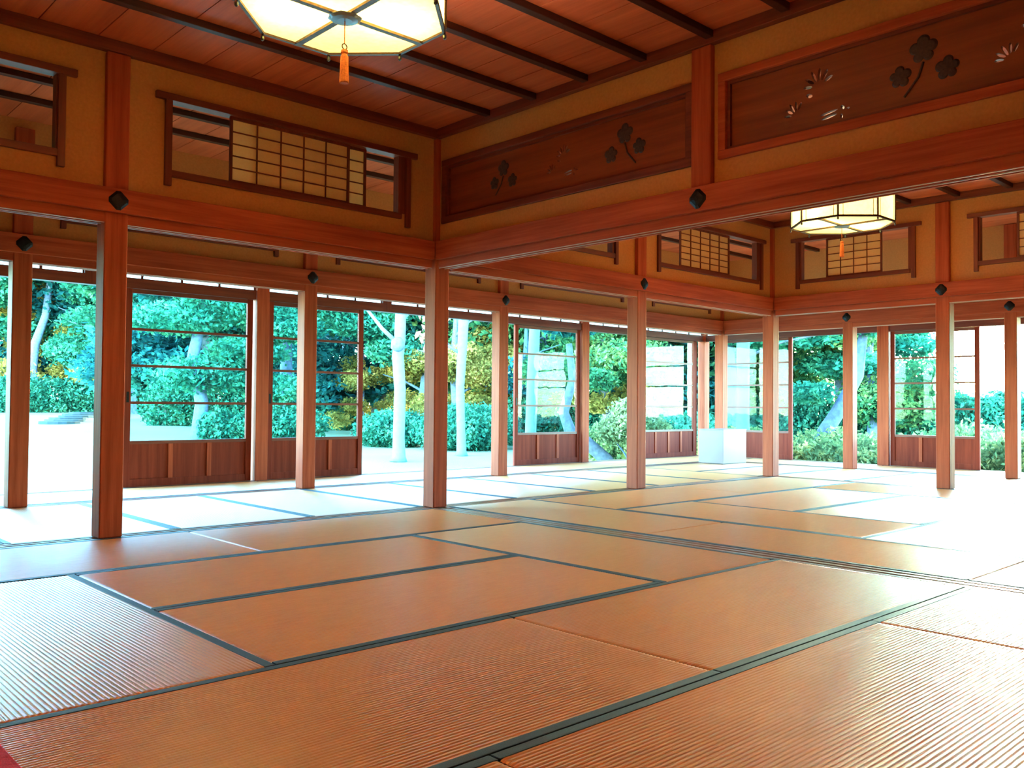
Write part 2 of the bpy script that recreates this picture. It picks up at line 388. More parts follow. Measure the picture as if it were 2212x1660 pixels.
beam('y', YS, YO-.03, XO, 'outer corridor lintel beam running along the right garden side', [YI+S/2, YE+S/2])

# thresholds in the floor
def sill(axis, a0, a1, d0, d1, label):
    W = AX(axis); mb = MB(); mat = sillw if axis == 'x' else sillwy
    n_ = 5; w = (d1-d0)/n_
    for i in range(n_):
        h = -.001 if i % 2 == 0 else -.007
        W(mb, a0, a1, d0+i*w, d0+(i+1)*w, -.04, h)
    return tag(mb.build('threshold', mat), label, 'threshold')
sill('x', XW, XD, 1.012, 1.155, 'grooved wooden threshold between the near room and the left corridor')
sill('y', YS, 1.010, .045, .205, 'grooved wooden threshold between the near room and the far room mats')
sill('y', YS, 1.010, XD+.005, XD+.135, 'grooved threshold at the far end of the far room')
sill('x', XW, XO+.1, YO-.005, YO+.135, 'grooved threshold between left corridor and veranda')
sill('y', YS, YO-.01, XO-.005, XO+.135, 'grooved threshold between right corridor and veranda')

# ------------------------------------------------------------------ high windows with sliding paper panels
def shoji(W, a0, a1, d0, z0, z1, parent, cols, rows):
    """one sliding lattice panel as a part; paper is its sub-part"""
    fr = MB(); t = .018; d1 = d0+.016
    W(fr, a0, a0+t, d0, d1, z0, z1); W(fr, a1-t, a1, d0, d1, z0, z1); W(fr, a0+t, a1-t, d0, d1, z0, z0+t); W(fr, a0+t, a1-t, d0, d1, z1-t, z1)
    for i in range(1, cols):
        a = a0+t+(a1-a0-2*t)*i/cols; W(fr, a-.004, a+.004, d0+.003, d1-.004, z0+t, z1-t)
    for j in range(1, rows):
        z = z0+t+(z1-z0-2*t)*j/rows; W(fr, a0+t, a1-t, d0+.002, d1-.005, z-.0035, z+.0035)
    f_ = fr.build('shoji_panel', dz, parent)
    pp = MB(); W(pp, a0+.004, a1-.004, d1-.0035, d1-.002, z0+.004, z1-.004)
    p_ = pp.build('paper', paper, f_)
    return f_
def high_window(idx, axis, face, h0, h1, horn0, horn1, panels, top_ext=.06, hornz=2.15):
    """face = wall face plane; window stands proud of it toward the camera"""
    W = AX(axis); mx_ = dx if axis == 'x' else dy
    root = empty(f'window_{idx}', ((h0+h1)/2, face, 2.2) if axis == 'x' else (face, (h0+h1)/2, 2.2))
    root['kind'] = 'structure'
    z0, z1 = WZ
    mb = MB()
    W(mb, horn0-top_ext, horn1+top_ext, face-.028, face+.062, z1-.005, z1+.038)
    mb.build('head_rail', mx_, root, bevel=.003)
    mb = MB()
    W(mb, h0-.02, h1+.02, face-.022, face+.062, z0-.038, z0+.005); mb.build('sill_rail', mx_, root, bevel=.003)
    for (p, q) in ((horn0, horn0+.042), (horn1-.042, horn1)):
        mb = MB(); W(mb, p, q, face-.026, face+.062, hornz, z1-.006); mb.build('stile', dz, root, bevel=.003)
    # inner jambs fill between the stile and the opening
    mb = MB()
    if h0 > horn0+.043: W(mb, horn0+.042, h0+.004, face-.004, face+.060, z0+.0055, z1-.0055)
    if h1 < horn1-.043: W(mb, h1-.004, horn1-.042, face-.004, face+.060, z0+.0055, z1-.0055)
    if mb.v: mb.build('jamb', dz, root)
    for (a0, a1, dd, cols, rows) in panels: shoji(W, a0, a1, face+dd, z0+.0055, z1-.0055, root, cols, rows)
    return root
hw = YI+.04
high_window(1, 'x', hw, -2.0, -.265, -2.045, -.165, [(-1.61, -.695, .006, 5, 5), (-1.45, -.535, .032, 5, 5)])
high_window(2, 'x', hw, -5.0, -2.665, -5.05, -2.62, [])
high_window(3, 'x', hw, .50, 2.22, .43, 2.285, [(.9, 1.80, .006, 5, 5)])
high_window(4, 'x', hw, 2.93, 4.745, 2.90, 4.85, [(3.30, 4.205, .006, 5, 6), (3.34, 4.22, .032, 5, 6)])
hf = XD+.04
high_window(5, 'y', hf, -.53, .68, -.605, .74, [(-.245, .385, .006, 4, 5)])
high_window(6, 'y', hf, -2.9, -1.22, -2.95, -1.17, [(-2.45, -1.55, .006, 5, 5)])
ho = YO+.04
for i, (a, b_) in enumerate(win_outer):
    hh = [(-4.55, -2.70), (-2.07, -.20), (.42, 2.28), (2.90, 4.76), (5.37, 6.73)][i]
    high_window(7+i, 'x', ho, a, b_, hh[0], hh[1], [(a+.0, (a+b_)/2+.02, .006, 5, 5), ((a+b_)/2-.02, b_, .032, 5, 5)], hornz=2.158)

# ------------------------------------------------------------------ carved transoms (ranma) with pierced flower-and-leaf motifs
def slit(cx, cz, ang, l, w, k=8):
    pts = []
    for i in range(k):
        t = 2*PI*i/k; u = l*math.cos(t); v = w*math.sin(t)
        pts.append((cx+u*math.cos(ang)-v*math.sin(ang), cz+u*math.sin(ang)+v*math.cos(ang)))
    return pts
def fan(cx, cz, ang, r, n_, spread):
    """leaf of radiating slits"""
    o = []
    for i in range(n_):
        a = ang + spread*(i/(n_-1)-.5); ll = r*(.62-.16*abs(i/(n_-1)-.5)*2)
        o.append(slit(cx+math.cos(a)*r*.62, cz+math.sin(a)*r*.62, a, ll*.6, r*.095))
    return o
def motif(y, z, s=1, flip=1):
    o = []
    o += fan(y, z+.01*s, R(80 if flip > 0 else 100), .085*s, 6, R(150))
    o += [slit(y+flip*.045*s, z-.025*s, R(20), .017*s, .010*s)]
    o += fan(y+flip*.11*s, z-.10*s, R(180 if flip < 0 else 0)+R(60)*flip, .07*s, 5, R(110))
    o += [slit(y-flip*.05*s, z-.125*s, R(-8), .045*s, .006*s), slit(y-flip*.05*s, z-.145*s, R(-8), .040*s, .006*s)]
    o += [slit(y-flip*.115*s, z-.115*s, R(50), .012*s, .008*s), slit(y-flip*.11*s, z-.155*s, R(90), .012*s, .007*s), slit(y-flip*.14*s, z-.125*s, 0, .009*s, .005*s)]
    return o
def scallop(cy, cz, ang, r, n_=5):
    """outline of a lobed paulownia leaf"""
    pts = []
    for i in range(40):
        t = 2*PI*i/40; rr = r*(.66+.30*abs(math.cos(t*n_/2))**.7+.10*math.cos(t)); pts.append((cy+rr*math.cos(t+ang), cz+rr*math.sin(t+ang)))
    return pts
def relief(root, y, z, s, flip):
    """carved dark leaf spray standing 5 mm proud of the board"""
    X = XB+.057
    def plate(pts, name):
        mb = MB(); k = len(pts); cy = sum(p[0] for p in pts)/k; cz = sum(p[1] for p in pts)/k
        mb.v = [(X+.0045, p[0], p[1]) for p in pts]+[(X, cy+(p[0]-cy)*.82, cz+(p[1]-cz)*.82) for p in pts]+[(X-.002, cy, cz)]
        for i in range(k): j = (i+1) % k; mb.f += [(i, j, k+j, k+i), (k+i, k+j, 2*k)]
        mb.build(name, carve_dark, root)
    plate(scallop(y, z+.03*s, R(90), .062*s), 'carved_leaf'); plate(scallop(y+flip*.10*s, z-.07*s, R(20), .052*s), 'carved_leaf')
    plate(scallop(y-flip*.10*s, z-.06*s, R(160), .05*s), 'carved_leaf')
    MB().tube([(X+.003, y, z-.02*s), (X+.001, y-flip*.02*s, z-.08*s), (X+.003, y-flip*.08*s, z-.15*s)], .005*s, 6).build('carved_stem', carve_dark, root)
def carved(y0, y1, motifs, label, reliefs=(), fm=None, fm2=None):
    root = empty('carved_transom', (XB+.07, (y0+y1)/2, RZ[0]))
    z0, z1 = RZ
    # frame
    fr = MB(); xf, xb = XB+.02, XB+.118
    fr.box(xf, xb, y0, y1, z1-.045, z1+.004).box(xf, xb, y0, y1, z0-.004, z0+.045)
    fr.box(xf+.002, xb, y0, y0+.05, z0+.045, z1-.045).box(xf+.002, xb, y1-.05, y1, z0+.045, z1-.045)
    fr.build('frame', fm or wy, root, bevel=.004)
    fi = MB(); a, b_ = XB+.045, XB+.10; i0, i1, j0, j1 = y0+.05, y1-.05, z0+.045, z1-.045
    fi.box(a, b_, i0, i1, j1-.018, j1).box(a, b_, i0, i1, j0, j0+.018).box(a, b_, i0, i0+.018, j0+.018, j1-.018).box(a, b_, i1-.018, i1, j0+.018, j1-.018)
    fi.build('inner_moulding', dy, root)
    for (ry, rz, rs, rf_) in reliefs: relief(root, ry, rz, rs, rf_)
    bm = bmesh.new(); X0, X1 = XB+.062, XB+.084
    loops = [[(i0, j0), (i1, j0), (i1, j1), (i0, j1)]]
    for mo in motifs: loops += mo
    edges = []
    for L in loops:
        vs_ = [bm.verts.new((X0, p[0], p[1])) for p in L]
        for i in range(len(vs_)): edges.append(bm.edges.new((vs_[i], vs_[(i+1) % len(vs_)])))
    bmesh.ops.triangle_fill(bm, edges=edges, use_beauty=True, use_dissolve=False)
    ret = bmesh.ops.extrude_face_region(bm, geom=bm.faces[:])
    for v in [e for e in ret['geom'] if isinstance(e, bmesh.types.BMVert)]: v.co.x = X1
    bmesh.ops.recalc_face_normals(bm, faces=bm.faces[:])
    me = bpy.data.meshes.new('pierced_board'); bm.to_mesh(me); bm.free(); me.materials.append(panelw)
    o = bpy.data.objects.new('pierced_board', me); COL.objects.link(o); o.parent = root
    w = root['_w']; o.location = (-w[0], -w[1], -w[2])
    return tag(root, label, 'carved transom')
carved(-1.372, .985, [motif(-.29, 2.49, .9, 1)], 'darker carved wooden transom panel between the corner and the hanging post', [(.31, 2.49, 1, -1), (-.83, 2.49, 1.1, 1)], dy)
carved(-3.83, -1.545, [motif(-2.14, 2.48, 1.15, 1), motif(-3.19, 2.49, 1.15, 1)], 'carved wooden transom panel with glowing pierced leaves, upper right of the view', [(-2.68, 2.49, 1.15, -1)])

# ------------------------------------------------------------------ tatami mats
def rib_strip(u0, u1, v0, v1, axis, nr):
    """ribbed top running along u; returns MB in world coords"""
    mb = MB(); seg = 6; N = nr*seg; hs = []
    for i in range(N+1):
        v = v0+(v1-v0)*i/N; ph = (i % seg)/seg
        h = -.0022*(1-abs(math.sin(PI*ph)))**2
        e = min(v-v0, v1-v); h -= .004*max(0, 1-e/.02)
        hs.append((v, h))
    us = [u0, u0+.005, u0+.014, u0+.020, (u0*3+u1)/4, (u0+u1)/2, (u0+3*u1)/4, u1-.020, u1-.014, u1-.005, u1]; dr = [.005, .0012, 0, 0, 0, 0, 0, 0, 0, .0012, .005]
    M_ = len(us)
    def P(u, v, z): return (u, v, z) if axis == 'x' else (v, u, z)
    for (v, h) in hs:
        for u, d in zip(us, dr): mb.v.append(P(u, v, h-d))
    for i in range(N):
        for j in range(M_-1):
            A = i*M_+j; q = (A, A+1, A+M_+1, A+M_); mb.f.append(q if axis == 'x' else q[::-1])
    # skirt
    k = len(mb.v); c4 = [(u0, v0), (u1, v0), (u1, v1), (u0, v1)]
    for z in (-.006, -.044):
        for u, v in c4: mb.v.append(P(u, v, z))
    for j in range(4):
        mb.f.append((k+j, k+(j+1) % 4, k+4+(j+1) % 4, k+4+j))
    return mb
def tatami(x0, x1, y0, y1, axis, label, group):
    g = .0025; x0 += g; x1 -= g; y0 += g; y1 -= g; bw = .034
    if axis == 'x': mb = rib_strip(x0, x1, y0, y1, 'x', max(8, round((y1-y0)/.0148)))
    else: mb = rib_strip(y0, y1, x0, x1, 'y', max(8, round((x1-x0)/.0148)))
    cx, cy = (x0+x1)/2, (y0+y1)/2
    root = mb.build('tatami_mat', rush, origin=(cx, cy, -.044), smooth=True)
    if axis == 'x': strips = [(x0, x1, y0, y0+bw), (x0, x1, y1-bw, y1)]
    else: strips = [(x0, x0+bw, y0, y1), (x1-bw, x1, y0, y1)]
    for a, b_, c_, d_ in strips:
        MB().box(a, b_, c_, d_, -.03, .0014).build('cloth_border', cloth, root, bevel=.0025)
    return tag(root, label, 'tatami mat', group)
G1 = 'rush mats of the near room'
nx = [.04, -.925, -1.885, -2.845, -3.805, -4.765]; ny = [1.008, -.02, -.970, -1.940, -2.895, -3.855, -4.815]
NM = [
 (nx[2], nx[0], ny[1], ny[0], 'x', 'tatami mat in the row along the left wall line, ending at the central pillar'),
 (nx[4], nx[2], ny[1], ny[0], 'x', 'pale blue-lit tatami mat along the left wall line, below the nearest left pillar'),
 (nx[4]-1.92, nx[4], ny[1], ny[0], 'x', 'tatami mat along the left wall line, cut off by the left edge of the view'),
 (nx[1], nx[0], ny[3], ny[1], 'y', 'tatami mat of the near room lying along the divider threshold, nearest the central pillar'),
 (nx[3], nx[1], ny[2], ny[1], 'x', 'tatami mat of the near room, second row from the left wall line'),
 (nx[3], nx[1], ny[3], ny[2], 'x', 'tatami mat of the near room, third row from the left wall line'),
 (nx[4], nx[3], ny[3], ny[1], 'y', 'tatami mat on the left with ribs running toward the camera'),
 (nx[2], nx[0], ny[4], ny[3], 'x', 'glossy tatami mat reflecting the sky, touching the divider threshold in the fourth row'),
 (nx[4], nx[2], ny[4], ny[3], 'x', 'broad orange tatami mat at the lower left centre, fourth row from the left wall line'),
 (nx[5], nx[4], ny[5], ny[3], 'y', 'tatami mat beneath the red carpet corner'),
 (-.905, nx[0], ny[5], ny[4], 'x', 'short tatami mat at the lower right edge, against the divider threshold'),
 (nx[3]+.02, -.905, ny[5], ny[4], 'x', 'strongly ribbed tatami mat filling the lower right corner'),
 (nx[5], nx[3]+.02, ny[5], ny[4], 'x', 'tatami mat at the bottom edge under the camera'),
 (nx[2], nx[0], ny[6], ny[5], 'x', 'near room tatami mat at the lower right beside the threshold, closest to the camera side'),
 (nx[4], nx[2], ny[6], ny[5], 'x', 'near room tatami mat just outside the bottom right corner'),
 (nx[5], nx[4], ny[3], ny[1], 'y', 'tatami mat left of the ribbed left mat, mostly outside the view'),
]
for a in NM: tatami(*a, G1)
G2 = 'rush mats of the far room'
FM = [
 (.21, 1.115, -.92, 1.005, 'y', 'far room tatami mat along the divider threshold, beside the central pillar'),
 (.21, 1.115, -2.84, -.92, 'y', 'bright far room tatami mat along the divider threshold, in the sky glare'),
 (.21, 1.115, -4.76, -2.84, 'y', 'far room tatami mat along the divider threshold, at the right edge of the view'),
 (1.115, 3.06, .03, 1.005, 'x', 'far room tatami mat at the foot of the pillar left of the white box'),
 (3.06, XD, .03, 1.005, 'x', 'far room tatami mat at the foot of the far corner pillar'),
 (1.115, 2.08, -1.885, .03, 'y', 'far room tatami mat lying crosswise in the middle of the far room, nearer one'),
 (2.08, 4.06, -.925, .03, 'x', 'far room tatami mat in the centre row, next to the corner pillar side'),
 (2.08, 4.06, -1.885, -.925, 'x', 'far room tatami mat in the centre, on the sun side'),
 (4.06, XD, -1.885, .03, 'y', 'far room tatami mat lying crosswise by the sun-side pillar'),
 (1.115, 3.06, -2.85, -1.885, 'x', 'far room tatami mat near the right edge, one row from the centre mats'),
 (3.06, XD, -2.85, -1.885, 'x', 'far room tatami mat by the sun glare at the right edge'),
 (1.115, 3.06, -3.815, -2.85, 'x', 'far room tatami mat past the right edge, nearer the divider threshold'),
 (3.06, XD, -3.815, -2.85, 'x', 'far room tatami mat past the right edge, nearer the sun side threshold'),
 (1.115, 3.06, -4.78, -3.815, 'x', 'far room tatami mat well outside the right edge, divider side'),
 (3.06, XD, -4.78, -3.815, 'x', 'far room tatami mat well outside the right edge, sun side'),
]
for a in FM: tatami(*a, G2)
G3 = 'rush mats of the corridors'
bx = [-3.83, -2.86, -1.89, -.92, .05, 1.06, 2.08, 3.05, 4.03, 5.0]
names = ['at the far left edge behind the nearest pillar', 'just left of the nearest left pillar', 'just right of the nearest left pillar', 'below the first glass door',
         'ending at the central pillar', 'just right of the central pillar', 'behind the slim scratched pillar', 'left of the far room pillar', 'behind the far room pillar']
for i in range(9): tatami(bx[i], bx[i+1], 1.158, 3.0, 'y', 'left corridor tatami mat ' + names[i], G3)
tatami(5.0, 6.99, 2.04, 3.0, 'x', 'corner corridor tatami mat under the white box', G3)
tatami(5.0, 6.99, 1.158, 2.04, 'x', 'corner corridor tatami mat in front of the white box', G3)
rn = ['right after the far corner pillar', 'between the corner pillar and the sun-side pillar', 'at the foot of the sun-side pillar', 'beyond the sun-side pillar, at the right edge', 'just past the right edge of the view', 'well past the right edge of the view']
for i in range(6): tatami(XD+.138, 6.99, 1.155-.96*(i+1), 1.155-.96*i, 'x', 'right corridor tatami mat ' + rn[i], G3)
# veranda matting
G4 = 'narrow mats of the veranda'
vn = ['left of the first glass door', 'in front of the first glass door', 'in front of the open garden bay with the pale trunk', 'in front of the third glass door', 'in the veranda corner behind the white box']
vx = [-5.6, -2.33, .14, 2.62, 5.1, 8.02]
for i in range(5): tatami(vx[i], vx[i+1], YO+.14, YG-.005, 'x', 'narrow veranda mat ' + vn[i], G4)
wn = ['beside the right corner door', 'in front of the leaning pine opening', 'at the right edge by the sun glare']
vy = [3.145, 1.09, -.88, -2.85, -4.8]
wn.append('past the right edge by the added light-blocking panel')
for i in range(4): tatami(XO+.14, XG-.005, vy[i+1], vy[i], 'y', 'narrow right veranda mat ' + wn[i], G4)

# ------------------------------------------------------------------ veranda: posts, head beams, transom strip, glass doors
def vpost(x, y, label, sx=.12, sy=.10):
    return tag(MB().box(x, x+sx, y, y+sy, -.05, 2.21).build('veranda_post', wz, bevel=.004), label, 'post')
vpost(.12, YG-.02, 'veranda post between the first and second glass doors', .14, .11)
vpost(5.10, YG-.02, 'veranda post at the right of the third glass door', .14, .11)
vpost(XG-.03, YG-.02, 'veranda corner post behind the white box', .14, .13)
vpost(XG-.02, 1.02, 'veranda post at the left of the sunlit right glass door', .11, .16)
def veranda_head(idx, axis, face, segs):
    W = AX(axis); mat = dx if axis == 'x' else dy
    for a0, a1 in segs:
        mb = MB(); W(mb, a0, a1, face, face+.09, 1.875, 1.972); W(mb, a0, a1, face, face+.09, 2.035, 2.2095)
        tag(mb.build(f'trim_{idx}', mat), kind='structure'); idx += 1
        mb = MB(); W(mb, a0, a1, face+.04, face+.045, 1.972, 2.035)
        g = mb.build(f'window_{idx+6}', frost); tag(g, kind='structure')
        # small muntins in the strip
        mm = MB(); k = max(1, round((a1-a0)/.37))
        for i in range(0, k+1):
            a = a0+(a1-a0)*i/k; W(mm, a-.011, a+.011, face+.03, face+.055, 1.9725, 2.0345)
        mm.build('transom_muntin', dz, g)
    return idx
ti = veranda_head(6, 'x', YG, [(-2.99, -1.56), (-1.42, .115), (.265, 1.70), (1.82, 3.42), (3.52, 5.095), (5.245, XG-.035)])
ti = veranda_head(ti, 'y', XG, [(1.185, YG-.025), (-1.745, 1.015)])
for (a0, a1, d) in ((-1.56, -1.42, 0), (1.70, 1.82, 0), (3.42, 3.52, 0)):
    ti += 1; tag(MB().box(a0, a1, YG+.001, YG+.09, 1.875, 2.2095).build(f'trim_{ti}', dz), kind='structure')
# sills outdoors
tag(MB().box(-5.7, XG+.12, YG, YG+.11, -.05, .004).build(f'trim_{ti+1}', sillw), kind='structure')
tag(MB().box(XG, XG+.11, -3, YG-.001, -.05, .004).build(f'trim_{ti+2}', sillwy), kind='structure')
# foundations under the veranda edge
tag(MB().box(XW, XG+.06, YG+.02, YG+.08, -.75, -.051).build('wall_foundation_left', roof_m), kind='structure')
tag(MB().box(XG+.02, XG+.08, YS, YG+.02, -.75, -.051).build('wall_foundation_right', roof_m), kind='structure')

def glass_door(idx, axis, face, a0, a1, bays, pull=None):
    """sliding door: stiles, rails, four panes with bars, boarded foot with battens"""
    W = AX(axis); d0, d1 = face+.022, face+.056; mr = dx if axis == 'x' else dy
    root = empty(f'door_{idx}', ((a0+a1)/2, face+.04, .005) if axis == 'x' else (face+.04, (a0+a1)/2, .005)); root['kind'] = 'structure'
    for (p, q) in ((a0, a0+.06), (a1-.06, a1)):
        mb = MB(); W(mb, p, q, d0, d1, .005, 1.874); mb.build('stile', door_w, root, bevel=.003)
    mb = MB(); W(mb, a0+.06, a1-.06, d0+.002, d1-.002, 1.832, 1.872); mb.build('top_rail', mr, root)
    mb = MB(); W(mb, a0+.06, a1-.06, d0+.002, d1-.002, .405, .437); mb.build('middle_rail', mr, root)
    mb = MB(); W(mb, a0+.06, a1-.06, d0+.002, d1-.002, .005, .075); mb.build('bottom_rail', door_w, root)
    mb = MB(); W(mb, a0+.06, a1-.06, d0+.014, d0+.022, .075, .405); mb.build('foot_panel', door_w, root)
    for i in range(1, bays):
        a = a0+.06+(a1-a0-.12)*i/bays; mb = MB(); W(mb, a-.022, a+.022, d0+.003, d0+.0135, .075, .405); mb.build('batten', wz, root)
    zs = [.437, .797, 1.147, 1.493, 1.832]
    for z in zs[1:4]:
        mb = MB(); W(mb, a0+.06, a1-.06, d0+.006, d1-.006, z-.012, z+.012); mb.build('glazing_bar', mr, root)
    for j in range(4):
        lo = zs[j]+(.012 if j else 0); hi = zs[j+1]-(.012 if j < 3 else 0)
        mb = MB(); W(mb, a0+.0605, a1-.0605, d0+.016, d0+.019, lo+.0005, hi-.0005); mb.build('glass_pane', glass, root)
    if pull is not None:
        mb = MB(); W(mb, pull-.012, pull+.012, d0-.002, d0+.001, .80, .90); mb.build('finger_pull', iron, root)
    return root
glass_door(1, 'x', YG, -1.185, .095, 3, -1.155)
glass_door(2, 'x', YG, .27, 1.45, 3, .30)
glass_door(3, 'x', YG, 3.825, 5.09, 3, 3.855)
glass_door(4, 'x', YG, 6.46, 7.87, 4, None)
glass_door(5, 'y', XG, 2.515, 3.78, 3, None)
glass_door(6, 'y', XG, -.155, 1.01, 3, None)
# edge stiles of door leaves stacked in the corner
for i, (x, y) in enumerate(((7.93, YG+.075), (XG+.07, 3.86))):
    o = MB().box(x, x+.05, y, y+.03, .005, 1.874).build('door_stile', door_w)
    tag(o, ['narrow door leaf edge left of the veranda corner post', 'narrow door leaf edge right of the veranda corner post'][i], 'door edge')

# ------------------------------------------------------------------ lamps
def lamp(cx, cy, zb, label):
    root = empty('ceiling_lamp', (cx, cy, zb)); Rr = .413; H = .262
    oc = lambda r, off=PI/8: [(cx+r*math.cos(off+PI/4*i), cy+r*math.sin(off+PI/4*i)) for i in range(8)]
    o8 = oc(Rr)
    # bottom panes (four quarter panes meeting at the ribs)
    for q in range(4):
        t0 = PI/2*q
        a = Rr*math.cos(PI/8)
        pts = [(cx, cy), (cx+a*math.cos(t0), cy+a*math.sin(t0)), (cx+Rr*math.cos(t0+PI/8), cy+Rr*math.sin(t0+PI/8)), (cx+Rr*math.cos(t0+3*PI/8), cy+Rr*math.sin(t0+3*PI/8)), (cx+a*math.cos(t0+PI/2), cy+a*math.sin(t0+PI/2))]
        MB().prism(pts, zb+.003, zb+.0045).build('bottom_pane', lampglass, root)
    # cross ribs
    a = Rr*math.cos(PI/8)
    mb = MB(); mb.box(cx-a, cx+a, cy-.013, cy+.013, zb-.008, zb+.0028).box(cx-.013, cx+.013, cy-a, cy+a, zb-.0082, zb+.0026); mb.build('cross_rib', bronze, root)
    # rim: bars along each octagon side, top and bottom
    def ring(z0, z1, name, mat, w=.016):
        mb = MB(); i8, e8 = oc(Rr-w), oc(Rr+.004)
        for i in range(8):
            j = (i+1) % 8; k = len(mb.v)
            for z in (z0, z1):
                for p in (i8[i], e8[i], e8[j], i8[j]): mb.v.append((*p, z))
            mb.f += [(k+3, k+2, k+1, k), (k+4, k+5, k+6, k+7), (k+1, k+2, k+6, k+5), (k+3, k, k+4, k+7)]
        return mb.build(name, mat, root)
    ring(zb-.006, zb+.010, 'bottom_rim', bronze, .011); ring(zb+H-.014, zb+H+.004, 'top_rim', bronze)
    for i in range(8):
        x, y = o8[i]; MB().tube([(x, y, zb+.010), (x, y, zb+H-.014)], .0085, 6).build('corner_post', bronze, root)
        MB().tube([(x, y, zb-.006), (x, y, zb-.016), (x, y, zb-.026), (x, y, zb-.032)], [.005, .008, .008, .003], 8).build('corner_bead', pewter, root, smooth=True)
    for i in range(8):
        j = (i+1) % 8; p = Vector(o8[i]); q = Vector(o8[j]); d = (q-p).normalized(); nn = Vector((d.y, -d.x)); 
        a_ = p+d*.009; b_ = q-d*.009; c1 = b_-nn*.0015; c2 = a_-nn*.0015
        pane = MB().prism([tuple(a_), tuple(b_), tuple(c1), tuple(c2)], zb+.0105, zb+H-.0145).build('side_pane', lampglass, root)
        # lattice lines of a side pane
        e = nn*.004
        for t in (.12, .88):
            mb = MB(); m1 = p.lerp(q, t); m2 = m1+d*.004; mb.prism([tuple(m1+e), tuple(m2+e), tuple(m2+nn*.001), tuple(m1+nn*.001)], zb+.0105, zb+H-.0145)
            mb.build('lattice_bar', bronze, pane)
    MB().box(cx-a, cx+a, cy-.008, cy+.008, zb+H-.012, zb+H+.008).box(cx-.008, cx+.008, cy-a, cy+a, zb+H-.0125, zb+H+.0075).build('top_crossbar', bronze, root)
    for dx_, dy_ in ((.2, 0), (-.2, 0), (0, .2), (0, -.2)):
        MB().tube([(cx+dx_, cy+dy_, zb+H+.007), (cx+dx_, cy+dy_, CEIL-.0005)], .006, 8).build('hanger_rod', bronze, root)
    # hub rosette
    mb = MB(); N = 32
    mb.v.append((cx, cy, zb-.022))
    for k_, (r, z) in enumerate(((.03, -.022), (.052, -.018), (.066, -.010), (.066, -.0085))):
        for j in range(N):
            rr = r*(1+(.05 if k_ >= 2 else 0)*math.cos(8*2*PI*j/N)); mb.v.append((cx+rr*math.cos(2*PI*j/N), cy+rr*math.sin(2*PI*j/N), zb+z))
    for j in range(N): mb.f.append((0, 1+(j+1) % N, 1+j))
    for k_ in range(3):
        for j in range(N): A = 1+k_*N+j; B = 1+k_*N+(j+1) % N; mb.f.append((A, B, B+N, A+N))
    mb.build('rosette', pewter, root)
    # pull cord with ring and tassel
    MB().tube([(cx, cy, zb-.022), (cx, cy, zb-.112)], .0022, 6).build('pull_cord', tasselm, root)
    mb = MB(); mb.tube([(cx+.011*math.cos(t), cy, zb-.123+.011*math.sin(t)) for t in [2*PI*i/14 for i in range(15)]], .0025, 6); mb.build('cord_ring', bronze, root, smooth=True)
    z = zb-.134; prof = [(0, .004), (-.004, .013), (-.014, .014), (-.02, .010), (-.03, .0145), (-.075, .0165), (-.132, .018), (-.136, .015)]
    mb = MB(); N = 24
    for dz_, r in prof:
        for j in range(N):
            rr = r*(1+(.07 if j % 2 else -.04)); mb.v.append((cx+rr*math.cos(2*PI*j/N), cy+rr*math.sin(2*PI*j/N), z+dz_))
    for k_ in range(len(prof)-1):
        for j in range(N): A = k_*N+j; B = k_*N+(j+1) % N; mb.f.append((A, A+N, B+N, B))
    mb.f.append(tuple(range(N))); mb.f.append(tuple(reversed([(len(prof)-1)*N+j for j in range(N)])))
    mb.build('tassel', tasselm, root)
    for k_, (ddx, ddy) in enumerate(((-.17, .10), (.17, -.10))):
        L = bpy.data.lights.new('lamp_bulb_light', 'POINT'); L.energy = LAMP_W; L.color = (1, .80, .50); L.shadow_soft_size = .035
        lo = bpy.data.objects.new('lamp_bulb_light', L); COL.objects.link(lo); lo.parent = root; lo.location = (ddx, ddy, .13)
    return tag(root, label, 'ceiling lamp', 'octagonal hanging lamps')
LAMP_W = 18
lamp(-2.30, -1.41, 2.345, 'large octagonal hanging lamp of the near room, at the top of the view')
lamp(2.93, -.87, 2.345, 'smaller-looking octagonal lamp hanging in the far room, under the right beam')

# ------------------------------------------------------------------ white box, red carpet, small wall fixture
root = empty('display_box', (6.68, 2.79, 0))
bxm = MB().box(6.385, 6.965, 2.585, 2.995, .008, .475).build('box_body', white_lam, root, bevel=.003)
MB().box(6.381, 6.969, 2.581, 2.999, .4755, .487).build('box_lid', white_lam, root, bevel=.002)
MB().box(6.40, 6.95, 2.60, 2.98, .0, .0075).build('box_base', iron, root)
tag(root, 'plain pale white rectangular box standing on the corridor mats at the far corner', 'box')
o = MB().box(-5.2, -3.635, -5.8, -.9, .0015, .007).build('red_carpet', redfelt, bevel=.002); tag(o, 'bright red felt carpet, its corner showing at the bottom left', 'carpet')

# ------------------------------------------------------------------ garden
rng = np.random.default_rng(7)
CX, CY = -4.2, -4.4
def gz(x, y):
    d = math.hypot(x-CX, y-CY); k = min(max((y-x-1.0)/16.0, 0), 1)
    return -.45 + (.030*max(0, d-14) if d < 50 else 1.08) * (.35+.65*k) if d > 14 else -.45
mb = MB(); N = 70; xs = np.linspace(-30, 75, N); ys = np.linspace(-35, 80, N)
for yy in ys:
    for xx in xs: mb.v.append((xx, yy, gz(xx, yy)))
for i in range(N-1):
    for j in range(N-1): A = i*N+j; mb.f.append((A, A+1, A+N+1, A+N))
g = mb.build('lawn', lawn, origin=(0, 0, 0), smooth=True); tag(g, kind='structure')

